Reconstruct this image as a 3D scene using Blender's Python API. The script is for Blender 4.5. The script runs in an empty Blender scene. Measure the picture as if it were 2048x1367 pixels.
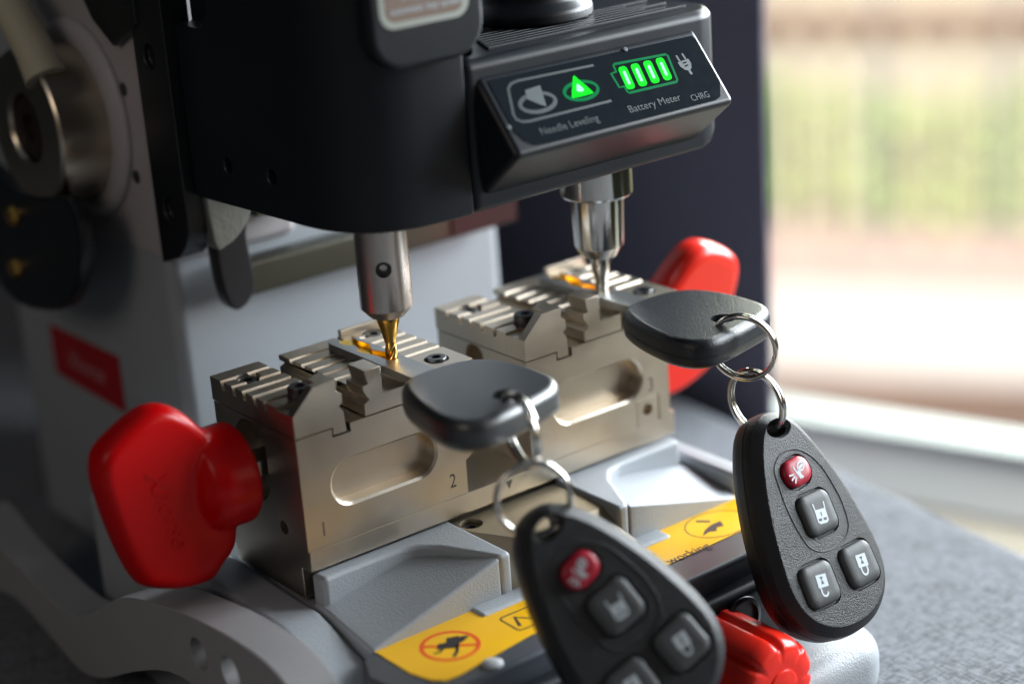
import bpy, bmesh, math, random
from mathutils import Vector, Matrix
random.seed(7)
PI = math.pi
MM = 0.001
C = bpy.context.scene.collection
SC = bpy.context.scene

# ------------------------------------------------------------------ camera
def V(*a): return Vector(a)
cd = bpy.data.cameras.new('camera'); cam = bpy.data.objects.new('camera', cd); C.objects.link(cam)
RIGHT = V(0.78347655, -0.61774707, -0.06747632); DOWN = V(-0.25751489, -0.22392856, -0.93996919); FWD = V(0.56555334, 0.75381997, -0.33452184)
m = Matrix.Identity(4)
for i in range(3):
    m[i][0] = RIGHT[i]; m[i][1] = -DOWN[i]; m[i][2] = -FWD[i]
CAMP = V(-212.554, -373.842, 203.214)
m.translation = CAMP * MM
cam.matrix_world = m
cd.sensor_width = 36; cd.lens = 66.33; cd.clip_start = 0.02; cd.clip_end = 60
cd.dof.use_dof = True; cd.dof.focus_distance = 0.487; cd.dof.aperture_fstop = 4.5
SC.camera = cam
SC.render.resolution_x = 1024; SC.render.resolution_y = 683

# ------------------------------------------------------------------ world, exposure
w = bpy.data.worlds.new('World'); SC.world = w; w.use_nodes = True
nt = w.node_tree; bg = nt.nodes['Background']
tc = nt.nodes.new('ShaderNodeTexCoord'); sx = nt.nodes.new('ShaderNodeSeparateXYZ'); nt.links.new(tc.outputs['Generated'], sx.inputs[0])
r1 = nt.nodes.new('ShaderNodeValToRGB'); nt.links.new(sx.outputs['Z'], r1.inputs[0])
r1.color_ramp.elements[0].position = 0.0; r1.color_ramp.elements[0].color = (0.10, 0.085, 0.07, 1)
r1.color_ramp.elements[1].position = 0.7; r1.color_ramp.elements[1].color = (0.16, 0.19, 0.23, 1)
nt.links.new(r1.outputs[0], bg.inputs[0]); bg.inputs[1].default_value = 0.42
SC.view_settings.view_transform = 'Standard'; SC.view_settings.look = 'None'
SC.view_settings.exposure = 0; SC.view_settings.gamma = 1
SC.cycles.use_denoising = True
SC.cycles.max_bounces = 8; SC.cycles.glossy_bounces = 5; SC.cycles.diffuse_bounces = 3
SC.cycles.sample_clamp_indirect = 4; SC.cycles.caustics_reflective = False; SC.cycles.caustics_refractive = False

# ------------------------------------------------------------------ lamps
def area(name, loc, target, sx_, sy_, power, col):
    l = bpy.data.lights.new(name, 'AREA'); l.shape = 'RECTANGLE'; l.size = sx_ * MM; l.size_y = sy_ * MM; l.energy = power; l.color = col
    o = bpy.data.objects.new(name, l); C.objects.link(o)
    o.location = Vector(loc) * MM
    o.rotation_euler = (Vector(target) - Vector(loc)).to_track_quat('-Z', 'Y').to_euler()
    return o
area('window_light', (720, -70, 270), (60, 30, 10), 860, 360, 25, (0.88, 0.95, 1.0))      # sky through the window beside the machine
area('jaw_fill_light', (520, -900, 240), (60, 0, 0), 600, 400, 0.8, (1.0, 0.82, 0.64))       # warm fill added on the near side to brighten the jaw fronts
area('left_light', (-750, -250, 520), (0, 60, 60), 350, 350, 0.85, (1.0, 0.86, 0.72))      # faint warm room light from the far side of the room
area('window_light_beside_curtain', (900, 560, 290), (120, 0, 60), 320, 320, 3.8, (0.93, 1.0, 0.82))  # the same window further along, past the curtain
yl = area('yard_light', (1500, 1200, 1900), (3050, 2450, -700), 1500, 1500, 62, (1.0, 0.98, 0.95))  # daylight falling on the yard
yl.data.spread = math.radians(75)

# ------------------------------------------------------------------ materials
MAT = {}
def mat(name, col, rough=0.5, metal=0.0, bump=0.0, bscale=1500.0, spec=0.5, coat=0.0, emis=None, estr=0.0, var=0.0, vscale=60.0, rvar=0.0, kind='noise', dist=0.0002):
    if name in MAT: return MAT[name]
    mt = bpy.data.materials.new(name); mt.use_nodes = True; n = mt.node_tree.nodes; L = mt.node_tree.links
    b = n['Principled BSDF']
    b.inputs['Base Color'].default_value = (*col, 1); b.inputs['Roughness'].default_value = rough; b.inputs['Metallic'].default_value = metal
    b.inputs['Specular IOR Level'].default_value = spec
    if coat: b.inputs['Coat Weight'].default_value = coat; b.inputs['Coat Roughness'].default_value = 0.1
    if emis: b.inputs['Emission Color'].default_value = (*emis, 1); b.inputs['Emission Strength'].default_value = estr
    t = n.new('ShaderNodeTexCoord')
    if bump:
        if kind == 'noise':
            tx = n.new('ShaderNodeTexNoise'); tx.inputs['Detail'].default_value = 3
        else:
            tx = n.new('ShaderNodeTexVoronoi')
        tx.inputs['Scale'].default_value = bscale; L.new(t.outputs['Object'], tx.inputs['Vector'])
        bp = n.new('ShaderNodeBump'); bp.inputs['Strength'].default_value = bump; bp.inputs['Distance'].default_value = dist
        L.new(tx.outputs[0], bp.inputs['Height']); L.new(bp.outputs[0], b.inputs['Normal'])
    if var or rvar:
        tv = n.new('ShaderNodeTexNoise'); tv.inputs['Scale'].default_value = vscale; tv.inputs['Detail'].default_value = 4
        L.new(t.outputs['Object'], tv.inputs['Vector'])
        if var:
            mx = n.new('ShaderNodeMix'); mx.data_type = 'RGBA'
            mx.inputs[6].default_value = (*[c * (1 - var) for c in col], 1); mx.inputs[7].default_value = (*[min(1, c * (1 + var)) for c in col], 1)
            L.new(tv.outputs[0], mx.inputs[0]); L.new(mx.outputs[2], b.inputs['Base Color'])
        if rvar:
            mr = n.new('ShaderNodeMapRange'); mr.inputs['To Min'].default_value = max(0.02, rough - rvar); mr.inputs['To Max'].default_value = rough + rvar
            L.new(tv.outputs[0], mr.inputs['Value']); L.new(mr.outputs[0], b.inputs['Roughness'])
    MAT[name] = mt
    return mt
NICKEL = mat('satin_nickel', (0.62, 0.55, 0.455), 0.35, 1.0, 0.14, 2600, var=0.08, vscale=140, rvar=0.07)
NICKEL_ROUGH = mat('blasted_bronze', (0.36, 0.31, 0.23), 0.5, 1.0, 0.5, 2600, dist=0.0002)
STEEL = mat('spindle_steel', (0.62, 0.55, 0.50), 0.27, 1.0, 0.05, 1800, rvar=0.05)
CHROME = mat('polished_steel', (0.68, 0.66, 0.62), 0.12, 1.0, 0.02, 900, rvar=0.03)
RINGM = mat('ring_steel', (0.66, 0.64, 0.60), 0.14, 1.0, 0.05, 500, rvar=0.04)
GOLD = mat('coated_gold', (0.72, 0.42, 0.10), 0.2, 1.0, 0.03, 1500)
BRASS = mat('bare_brass', (0.95, 0.62, 0.08), 0.3, 1.0, 0.1, 1500)
KEYM = mat('key_blank_steel', (0.44, 0.45, 0.45), 0.36, 1.0, 0.35, 2600, rvar=0.06)
BLKS = mat('black_oxide', (0.018, 0.02, 0.024), 0.3, 0.0, 0.1, 2500, spec=0.7)
BLACK = mat('black_paint', (0.008, 0.010, 0.013), 0.36, 0.0, 0.10, 3500, spec=0.5, rvar=0.04)
BLACKC = mat('black_housing', (0.008, 0.011, 0.016), 0.36, 0.0, 0.2, 3800, spec=0.43, rvar=0.04, dist=0.0001)
GLOSS = mat('black_glass', (0.010, 0.014, 0.018), 0.12, 0.0, 0.02, 300, spec=0.5, rvar=0.05, vscale=300)
CAST = mat('grey_textured_paint', (0.36, 0.385, 0.41), 0.40, 0.0, 0.55, 1900, spec=0.5, dist=0.00028, var=0.04)
CASTH = mat('shaded_casting_paint', (0.34, 0.335, 0.34), 0.40, 0.0, 0.45, 1900, spec=0.5, dist=0.00025)  # casting paint again, with the shade on the handle put into its colour
CASTD = mat('grey_arm_paint', (0.44, 0.41, 0.415), 0.42, 0.0, 0.4, 1900, spec=0.5, dist=0.0002)
RED = mat('red_plastic', (0.54, 0.001, 0.002), 0.30, 0.0, 0.06, 900, spec=0.24, rvar=0.05)
RED2 = mat('bright_red_plastic', (0.88, 0.028, 0.014), 0.27, 0.0, 0.10, 700, spec=0.45)  # brighter red than RED, for the right wing nut and the knob
REDL = mat('red_label', (0.42, 0.005, 0.012), 0.4)
FOB = mat('pebbled_black_plastic', (0.010, 0.011, 0.013), 0.36, 0.0, 0.8, 3000, spec=0.38, dist=0.0003)
HEADP = mat('satin_black_plastic', (0.014, 0.017, 0.022), 0.32, 0.0, 0.6, 2300, spec=0.48, dist=0.0002)
HEADG = mat('sheen_lifted_black_plastic', (0.02, 0.024, 0.028), 0.36, 0.0, 0.3, 2600, spec=0.9, coat=0.5, dist=0.0001); HEADG.node_tree.nodes['Principled BSDF'].inputs['Coat Roughness'].default_value = 0.35  # HEADP plastic, lightened and coated to put a brighter reflection on the head
RUBBER = mat('grey_rubber', (0.062, 0.066, 0.068), 0.48, 0.0, 0.15, 1500, spec=0.4, var=0.08, vscale=120)
REDB = mat('red_rubber', (0.36, 0.010, 0.028), 0.36, 0.0, 0.1, 900)
WHITE = mat('white_print', (0.50, 0.56, 0.60), 0.5)
GREYP = mat('grey_print', (0.06, 0.08, 0.085), 0.5)
DGREYP = mat('dim_grey_print', (0.02, 0.032, 0.035), 0.5)
YELLOW = mat('yellow_label', (0.86, 0.46, 0.005), 0.3, spec=0.5, bump=0.02, bscale=400)
INK = mat('black_ink', (0.02, 0.018, 0.02), 0.4)
INKB = mat('engraved_mark', (0.05, 0.045, 0.04), 0.5)
ORANGE = mat('red_ink', (0.80, 0.07, 0.01), 0.4)
BEZEL = mat('slate_plastic', (0.045, 0.052, 0.065), 0.33, 0.0, 0.15, 2200, spec=0.55)
OLIVE = mat('dull_rail_metal', (0.12, 0.118, 0.095), 0.38, 1.0, 0.4, 900)
LED = mat('green_led', (0.0, 0.12, 0.01), 0.3, emis=(0.0, 1.0, 0.01), estr=0.95, spec=0.1)
LEDC = mat('green_led_core', (0.0, 0.12, 0.05), 0.3, emis=(0.40, 1.0, 0.62), estr=1.5, spec=0.1)
LEDD = mat('green_backlit_print', (0.0, 0.05, 0.02), 0.3, emis=(0.0, 0.42, 0.12), estr=0.4, spec=0.1)
PLATE_T = mat('tan_name_plate', (0.20, 0.14, 0.11), 0.4)
PLATE_B = mat('pale_plate_border', (0.36, 0.38, 0.34), 0.4)
CREAM = mat('cream_lever', (0.50, 0.45, 0.33), 0.3)

# ------------------------------------------------------------------ mesh helpers (all lengths in millimetres)
def emp(name, loc, label=None, cat=None, group=None):
    o = bpy.data.objects.new(name, None); C.objects.link(o); o.location = Vector(loc) * MM; o.empty_display_size = 0.01
    tag(o, label, cat, group); return o
def tag(o, label=None, cat=None, group=None, kind=None):
    if label: o['label'] = label
    if cat: o['category'] = cat
    if group: o['group'] = group
    if kind: o['kind'] = kind
    return o
def wloc(p):
    while p.parent is not None: p = p.parent
    return p.location
def raw(name, bm, mats, parent=None):
    me = bpy.data.meshes.new(name)
    for v in bm.verts: v.co *= MM
    bmesh.ops.recalc_face_normals(bm, faces=bm.faces[:])
    bm.to_mesh(me); bm.free()
    if not isinstance(mats, (list, tuple)): mats = [mats]
    for k in mats: me.materials.append(k)
    o = bpy.data.objects.new(name, me); C.objects.link(o)
    if parent is not None:
        o.parent = parent
        if parent.parent is None: o.matrix_parent_inverse = Matrix.Translation(-parent.location)
    return o
def bake(o):
    dg = bpy.context.evaluated_depsgraph_get(); dg.update()
    me = bpy.data.meshes.new_from_object(o.evaluated_get(dg), depsgraph=dg)
    o.modifiers.clear(); old = o.data; o.data = me; me.name = o.name
    bpy.data.meshes.remove(old)
def fin(o, bevel=0.0, seg=2, ang=35, sharp=40):
    if bevel:
        b = o.modifiers.new('b', 'BEVEL'); b.width = bevel * MM; b.segments = seg; b.limit_method = 'ANGLE'; b.angle_limit = math.radians(ang)
        b.use_clamp_overlap = True
        bake(o)
    me = o.data
    me.polygons.foreach_set('use_smooth', [True] * len(me.polygons))
    me.set_sharp_from_angle(angle=math.radians(sharp))
    wn = o.modifiers.new('wn', 'WEIGHTED_NORMAL'); wn.keep_sharp = True; wn.weight = 80
    return o
def mk(name, bm, mats, parent=None, bevel=0.0, seg=2, cuts=(), ang=35, sharp=40):
    o = raw(name, bm, mats, parent)
    if cuts:
        for c in cuts:
            md = o.modifiers.new('x', 'BOOLEAN'); md.object = c; md.operation = 'DIFFERENCE'; md.solver = 'EXACT'
            if c.get('transfer'): md.material_mode = 'TRANSFER'
        bake(o)
        for c in cuts:
            d = c.data; bpy.data.objects.remove(c); bpy.data.meshes.remove(d)
    return fin(o, bevel, seg, ang, sharp)
def cutter(bm, m_=None):
    o = raw('cut', bm, m_ or BLKS)
    if m_: o['transfer'] = 1
    return o
def B(): return bmesh.new()
def box(bm, x0, x1, y0, y1, z0, z1):
    vs = [bm.verts.new((x, y, z)) for z in (z0, z1) for x, y in ((x0, y0), (x1, y0), (x1, y1), (x0, y1))]
    for f in ((0, 3, 2, 1), (4, 5, 6, 7), (0, 1, 5, 4), (1, 2, 6, 5), (2, 3, 7, 6), (3, 0, 4, 7)): bm.faces.new([vs[i] for i in f])
    return bm
def prism(bm, pts, axis, a, b, M=None):
    """polygon pts in the plane across axis, from a to b.  x:(y,z)  y:(x,z)  z:(x,y)"""
    def P(p, t):
        q = {'x': (t, p[0], p[1]), 'y': (p[0], t, p[1]), 'z': (p[0], p[1], t)}[axis]
        return (M @ Vector(q)) if M else q
    A = [bm.verts.new(P(p, a)) for p in pts]; Z = [bm.verts.new(P(p, b)) for p in pts]
    n = len(pts)
    bm.faces.new(A[::-1]); bm.faces.new(Z)
    for i in range(n): bm.faces.new((A[i], A[(i + 1) % n], Z[(i + 1) % n], Z[i]))
    return bm
def hull(bm, pts):
    vs = [bm.verts.new(p) for p in pts]
    r = bmesh.ops.convex_hull(bm, input=vs)
    bmesh.ops.delete(bm, geom=[g for g in r['geom_interior'] if isinstance(g, bmesh.types.BMVert)], context='VERTS')
    return bm
def lathe(bm, prof, o=(0, 0, 0), axis=(0, 0, 1), seg=48):
    """prof: (radius, height) pairs from one end to the other"""
    ax = Vector(axis).normalized(); q = Vector((0, 0, 1)).rotation_difference(ax); o = Vector(o)
    rings = []
    for r, h in prof:
        if r < 1e-6: rings.append([bm.verts.new(o + q @ Vector((0, 0, h)))])
        else: rings.append([bm.verts.new(o + q @ Vector((r * math.cos(2 * PI * k / seg), r * math.sin(2 * PI * k / seg), h))) for k in range(seg)])
    for a, b in zip(rings[:-1], rings[1:]):
        if len(a) == 1 and len(b) == 1: continue
        for k in range(seg):
            k2 = (k + 1) % seg
            if len(a) == 1: bm.faces.new((a[0], b[k2], b[k]))
            elif len(b) == 1: bm.faces.new((a[k], a[k2], b[0]))
            else: bm.faces.new((a[k], a[k2], b[k2], b[k]))
    if len(rings[0]) > 1: bm.faces.new(rings[0][::-1])
    if len(rings[-1]) > 1: bm.faces.new(rings[-1])
    return bm
def cyl(bm, o, axis, r, h, seg=40): return lathe(bm, [(r, 0), (r, h)], o, axis, seg)
def tube(bm, pts, r, seg=10, closed=False):
    n = len(pts); P = [Vector(p) for p in pts]; rings = []; up = None
    for i in range(n):
        if closed: t = (P[(i + 1) % n] - P[i - 1]).normalized()
        else: t = (P[min(i + 1, n - 1)] - P[max(i - 1, 0)]).normalized()
        if up is None:
            up = Vector((0, 0, 1)) if abs(t.z) < 0.9 else Vector((1, 0, 0))
        up = (up - t * up.dot(t)).normalized(); s = t.cross(up)
        rr = r[i] if isinstance(r, (list, tuple)) else r
        rings.append([bm.verts.new(P[i] + (up * math.cos(2 * PI * k / seg) + s * math.sin(2 * PI * k / seg)) * rr) for k in range(seg)])
    for i in range(n if closed else n - 1):
        a, b = rings[i], rings[(i + 1) % n]
        for k in range(seg): bm.faces.new((a[k], a[(k + 1) % seg], b[(k + 1) % seg], b[k]))
    if not closed: bm.faces.new(rings[0][::-1]); bm.faces.new(rings[-1])
    return bm
def smooth_closed(pts, k=6):
    out = []; n = len(pts)
    for i in range(n):
        p0, p1, p2, p3 = [Vector((*pts[(i + j) % n], 0)) for j in (-1, 0, 1, 2)]
        for s in range(k):
            t = s / k
            q = 0.5 * ((2 * p1) + (p2 - p0) * t + (2 * p0 - 5 * p1 + 4 * p2 - p3) * t * t + (3 * p1 - p0 - 3 * p2 + p3) * t ** 3)
            out.append((q.x, q.y))
    return out
def rrect(w_, h_, r, cx=0, cy=0, n=6):
    out = []
    for sx_, sy_, a0 in ((1, 1, 0), (-1, 1, 90), (-1, -1, 180), (1, -1, 270)):
        for k in range(n + 1):
            a = math.radians(a0 + 90 * k / n)
            out.append((cx + sx_ * (w_ / 2 - r) + r * math.cos(a), cy + sy_ * (h_ / 2 - r) + r * math.sin(a)))
    return out
def ell(a, b, cx=0, cy=0, n=28): return [(cx + a * math.cos(2 * PI * k / n), cy + b * math.sin(2 * PI * k / n)) for k in range(n)]
def inset(pts, d):
    n = len(pts); out = []
    area_ = sum(pts[i][0] * pts[(i + 1) % n][1] - pts[(i + 1) % n][0] * pts[i][1] for i in range(n)); sg = 1 if area_ > 0 else -1
    for i in range(n):
        a, b, c = Vector(pts[i - 1]), Vector(pts[i]), Vector(pts[(i + 1) % n])
        t1 = (b - a); t2 = (c - b)
        if t1.length < 1e-9: t1 = t2
        if t2.length < 1e-9: t2 = t1
        n1 = Vector((-t1.y, t1.x)).normalized() * sg; n2 = Vector((-t2.y, t2.x)).normalized() * sg
        nn = (n1 + n2); nn = nn.normalized() if nn.length > 1e-6 else n1
        k = max(0.5, nn.dot(n1)); out.append(tuple(b + nn * (d / k)))
    return out
def loft(bm, outline, layers, M):
    """layers: (inset, height)"""
    rings = []
    for d, h in layers:
        q = inset(outline, d) if d else outline
        rings.append([bm.verts.new(M @ Vector((p[0], p[1], h))) for p in q])
    n = len(outline)
    for a, b in zip(rings[:-1], rings[1:]):
        for k in range(n): bm.faces.new((a[k], a[(k + 1) % n], b[(k + 1) % n], b[k]))
    bm.faces.new(rings[0][::-1]); bm.faces.new(rings[-1])
    return bm
def frame(o, u, v):
    """matrix with local x=u, y=v, z=u x v at o"""
    u = Vector(u).normalized(); v = Vector(v); v = (v - u * v.dot(u)).normalized(); n = u.cross(v)
    M = Matrix.Identity(4)
    for i in range(3): M[i][0] = u[i]; M[i][1] = v[i]; M[i][2] = n[i]
    M.translation = Vector(o); return M
def text(bm, s, size, M, x=0, y=0, h=0.08, align='CENTER', shear=0.0, sx_=1.0, weight=0.0):
    cu = bpy.data.curves.new('t', 'FONT'); cu.body = s; cu.size = size; cu.align_x = align; cu.align_y = 'CENTER'; cu.extrude = h / 2; cu.shear = shear; cu.offset = weight
    cu.resolution_u = 4
    o = bpy.data.objects.new('t', cu); C.objects.link(o)
    dg = bpy.context.evaluated_depsgraph_get(); dg.update()
    me = bpy.data.meshes.new_from_object(o.evaluated_get(dg)); 
    T = M @ Matrix.Translation((x, y, h / 2)) @ Matrix.Diagonal((sx_, 1, 1, 1))
    vs = [bm.verts.new(T @ v.co) for v in me.vertices]
    for p in me.polygons:
        try: bm.faces.new([vs[i] for i in p.vertices])
        except ValueError: pass
    bpy.data.objects.remove(o); bpy.data.curves.remove(cu); bpy.data.meshes.remove(me)
    return bm
def band(bm, pts, w_, M, h=0.08, closed=False, z0=0.0):
    """flat stroke of width w_ along pts"""
    n = len(pts)
    def off(i, s):
        a = Vector(pts[(i - 1) % n if closed else max(i - 1, 0)]); b = Vector(pts[(i + 1) % n if closed else min(i + 1, n - 1)])
        t = (b - a).normalized(); return Vector(pts[i]) + Vector((-t.y, t.x)) * s * w_ / 2
    for z_ in (z0 + h,):
        L_ = [bm.verts.new(M @ Vector((*off(i, 1), z_))) for i in range(n)]; R_ = [bm.verts.new(M @ Vector((*off(i, -1), z_))) for i in range(n)]
        L0 = [bm.verts.new(M @ Vector((*off(i, 1), z0))) for i in range(n)]; R0 = [bm.verts.new(M @ Vector((*off(i, -1), z0))) for i in range(n)]
        for i in range(n if closed else n - 1):
            j = (i + 1) % n
            bm.faces.new((L_[i], R_[i], R_[j], L_[j])); bm.faces.new((L0[i], L_[i], L_[j], L0[j])); bm.faces.new((R_[i], R0[i], R0[j], R_[j]))
    return bm
def flat(bm, pts, M, z0=0.0, h=0.08):
    return prism(bm, pts, 'z', z0, z0 + h, M)
def arc(cx, cy, rx, ry, a0, a1, n=14): return [(cx + rx * math.cos(math.radians(a0 + (a1 - a0) * k / n)), cy + ry * math.sin(math.radians(a0 + (a1 - a0) * k / n))) for k in range(n + 1)]

# ================================================================== SETTING
def vnoise_fabric():
    mt = bpy.data.materials.new('heathered_fabric'); mt.use_nodes = True; n = mt.node_tree.nodes; L = mt.node_tree.links; b = n['Principled BSDF']
    t = n.new('ShaderNodeTexCoord'); mp = n.new('ShaderNodeMapping'); mp.inputs['Scale'].default_value = (1, 1, 1); L.new(t.outputs['Object'], mp.inputs[0])
    cols = []
    for sc in ((1700, 300, 800), (300, 1700, 800)):
        m2 = n.new('ShaderNodeMapping'); m2.inputs['Scale'].default_value = sc; L.new(t.outputs['Object'], m2.inputs[0])
        nz = n.new('ShaderNodeTexNoise'); nz.inputs['Scale'].default_value = 1; nz.inputs['Detail'].default_value = 2; L.new(m2.outputs[0], nz.inputs[0]); cols.append(nz)
    ad = n.new('ShaderNodeMath'); ad.operation = 'ADD'; L.new(cols[0].outputs[0], ad.inputs[0]); L.new(cols[1].outputs[0], ad.inputs[1])
    mr = n.new('ShaderNodeMapRange'); mr.inputs['From Min'].default_value = 0.84; mr.inputs['From Max'].default_value = 1.16; L.new(ad.outputs[0], mr.inputs[0])
    big = n.new('ShaderNodeTexNoise'); big.inputs['Scale'].default_value = 70; big.inputs['Detail'].default_value = 3; L.new(t.outputs['Object'], big.inputs[0])
    av = n.new('ShaderNodeMath'); av.operation = 'MULTIPLY_ADD'; L.new(big.outputs[0], av.inputs[0]); av.inputs[1].default_value = 0.8; L.new(mr.outputs[0], av.inputs[2])
    mr2 = n.new('ShaderNodeMapRange'); mr2.inputs['From Min'].default_value = 0.3; mr2.inputs['From Max'].default_value = 1.4; L.new(av.outputs[0], mr2.inputs[0])
    mx = n.new('ShaderNodeMix'); mx.data_type = 'RGBA'; L.new(mr2.outputs[0], mx.inputs[0])
    mx.inputs[6].default_value = (0.022, 0.026, 0.034, 1); mx.inputs[7].default_value = (0.135, 0.148, 0.17, 1); L.new(mx.outputs[2], b.inputs['Base Color'])
    b.inputs['Roughness'].default_value = 0.9; b.inputs['Sheen Weight'].default_value = 0.25
    bp = n.new('ShaderNodeBump'); bp.inputs['Strength'].default_value = 0.6; bp.inputs['Distance'].default_value = 0.0004; L.new(mr.outputs[0], bp.inputs['Height']); L.new(bp.outputs[0], b.inputs['Normal'])
    return mt
FABRIC = vnoise_fabric()
TZ = -62
bm = B(); prism(bm, [(-700, -620), (215, -620), (226, -80), (240, 40), (250, 150), (262, 330), (262, 700), (-700, 700)], 'z', TZ - 120, TZ)
o = mk('seat_cushion', bm, FABRIC, bevel=14, seg=5); tag(o, 'grey heathered fabric seat under the machine, edge towards the window', 'seat')
CURT = mat('dark_linen', (0.095, 0.092, 0.125), 0.85, bump=0.8, bscale=1400, dist=0.0004, var=0.25, vscale=600)
bm = B(); prism(bm, [(262, 99), (265, 99.5), (268, 120), (306, 620), (300, 640)], 'z', -400, 620)
o = mk('curtain', bm, CURT, bevel=1, seg=3); tag(o, 'dark slate linen curtain hanging beside the bright window', 'curtain')
WALLM = mat('beige_wall', (0.72, 0.64, 0.48), 0.7, bump=0.1, bscale=200)
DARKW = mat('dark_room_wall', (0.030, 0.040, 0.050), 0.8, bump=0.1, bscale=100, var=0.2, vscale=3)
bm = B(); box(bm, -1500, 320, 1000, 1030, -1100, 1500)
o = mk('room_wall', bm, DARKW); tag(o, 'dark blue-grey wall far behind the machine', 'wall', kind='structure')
# window sill runs along SD
SD = V(-0.34, 0.94, 0).normalized(); SN = V(0.94, 0.34, 0).normalized()
def sill_pts(off, s): p = V(466, 136, 0) + SN * off + SD * s; return (p.x, p.y)
SILL = mat('white_sill_paint', (0.42, 0.45, 0.42), 0.45); SILLD = mat('off_white_apron_paint', (0.75, 0.75, 0.66), 0.45)
ws = emp('window_sill', (466, 136, -160), 'pale painted window sill along the bottom of the window', 'window sill')
bm = B(); prism(bm, [sill_pts(0, -700), sill_pts(26, -700), sill_pts(26, 900), sill_pts(0, 900)], 'z', -165, -160); mk('sill_top', bm, SILL, ws, bevel=1)
bm = B(); hull(bm, [(*sill_pts(o_, t_), z_) for t_ in (-700, 900) for o_, z_ in ((26, -165.2), (2, -165.2), (-14, -190), (26, -190))]); mk('apron', bm, SILLD, ws, bevel=1)  # front face tilted up so it catches the window lamp
bm = B(); hull(bm, [(*sill_pts(o_, t_), z_) for t_ in (-700, 900) for o_, z_ in ((30, -190.2), (-12, -190.2), (-130, -300), (-110, -900), (30, -900))])  # slope shaped to catch the window lamp and come out bright
o = mk('ledge', bm, WALLM, bevel=1); tag(o, 'beige ledge below the white window sill, sloped to catch the light', 'ledge')
# yard
LAWN = mat('lawn', (0.17, 0.20, 0.08), 0.9, bump=0.5, bscale=60, var=0.4, vscale=5, dist=0.02)
bm = B(); box(bm, -2000, 9000, -5000, 9000, -1140, -1104); o = mk('ground', bm, LAWN); tag(o, kind='structure', label='yard ground outside the window', cat='ground')
FD = V(-0.54, 0.84, 0).normalized(); FN = V(0.84, 0.54, 0)
F0 = V(3000, 2440, 0)
def fp(off, s): p = F0 + FN * off + FD * s; return (p.x, p.y)
PATIO = mat('pale_concrete', (0.58, 0.54, 0.51), 0.8, var=0.08, vscale=4)
SOIL = mat('reddish_mulch', (0.46, 0.34, 0.30), 0.9, var=0.3, vscale=12)
bm = B(); prism(bm, [fp(-880, -3000), fp(-352, -3000), fp(-352, 3500), fp(-880, 3500)], 'z', -1104, -1098); o = mk('patio', bm, PATIO); tag(o, 'white sunlit patio paving outside', 'patio', kind='structure')
bm = B(); prism(bm, [fp(-350, -3000), fp(200, -3000), fp(200, 3500), fp(-350, 3500)], 'z', -1104, -1099); o = mk('flower_bed', bm, SOIL); tag(o, 'pinkish mulch strip at the foot of the fence', 'flower bed', kind='structure')
bm = B(); prism(bm, [fp(-1300, -3000), fp(-882, -3000), fp(-882, 3500), fp(-1300, 3500)], 'z', -1104, -1096); o = mk('deck', bm, mat('brown_deck', (0.20, 0.13, 0.10), 0.8, var=0.4, vscale=8)); tag(o, 'brown deck edge under the window', 'deck', kind='structure')
fence = emp('fence', (F0.x, F0.y, -1099), 'pale board fence with a brown rail across the yard', 'fence')
FB = mat('weathered_board', (0.74, 0.68, 0.52), 0.8, var=0.2, vscale=4); FB2 = mat('greyed_board', (0.56, 0.54, 0.46), 0.8, var=0.2, vscale=4)
FG = mat('mossy_board', (0.42, 0.52, 0.20), 0.8, var=0.3, vscale=4)
FR = mat('brown_rail', (0.20, 0.11, 0.075), 0.7)
for k in range(-13, 24):
    s = k * 92 + random.uniform(-4, 4)
    bm = B(); prism(bm, [fp(0, s), fp(20, s), fp(20, s + 37), fp(0, s + 37)], 'z', -1099, 700)
    mk('board', bm, FB if k % 3 else FB2, fence)
bm = B(); prism(bm, [fp(-30, -1300), fp(-2, -1300), fp(-2, 2200), fp(-30, 2200)], 'z', -606, -566); mk('rail', bm, FR, fence)
# hedge and pale wall behind the fence
def leaf_mass(n, s0, s1, o0, o1, z0, z1, seed, size):
    bm = B(); rnd = random.Random(seed)
    for k in range(n):
        p = F0 + FN * rnd.uniform(o0, o1) + FD * rnd.uniform(s0, s1); p.z = rnd.uniform(z0, z1) + 30 * math.sin(p.x / 90)
        a = Vector((rnd.gauss(0, 1), rnd.gauss(0, 1), rnd.gauss(0, 1))).normalized() * size; b_ = a.orthogonal().normalized() * size * .55
        bm.faces.new([bm.verts.new(p + q) for q in (a, b_, -a, -b_)])
    return bm
o = mk('hedge', leaf_mass(5200, -1400, 2300, 110, 330, -1095, -800, 3, 42), mat('hedge_leaf', (0.34, 0.56, 0.07), 0.6, var=0.3, vscale=6)); tag(o, 'bright green hedge seen between the fence boards', 'hedge')
bm = B(); prism(bm, [fp(380, -2500), fp(400, -2500), fp(400, 3500), fp(380, 3500)], 'z', -1099, 900)
o = mk('garden_wall', bm, mat('pale_render', (0.66, 0.56, 0.48), 0.8, var=0.1, vscale=3)); tag(o, 'pale pinkish wall beyond the hedge and fence', 'wall')

# ================================================================== MACHINE
mach = emp('key_cutting_machine', (60, 20, TZ), 'grey and black key cutting machine with red wing nuts and a green battery display', 'key cutting machine')

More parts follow.
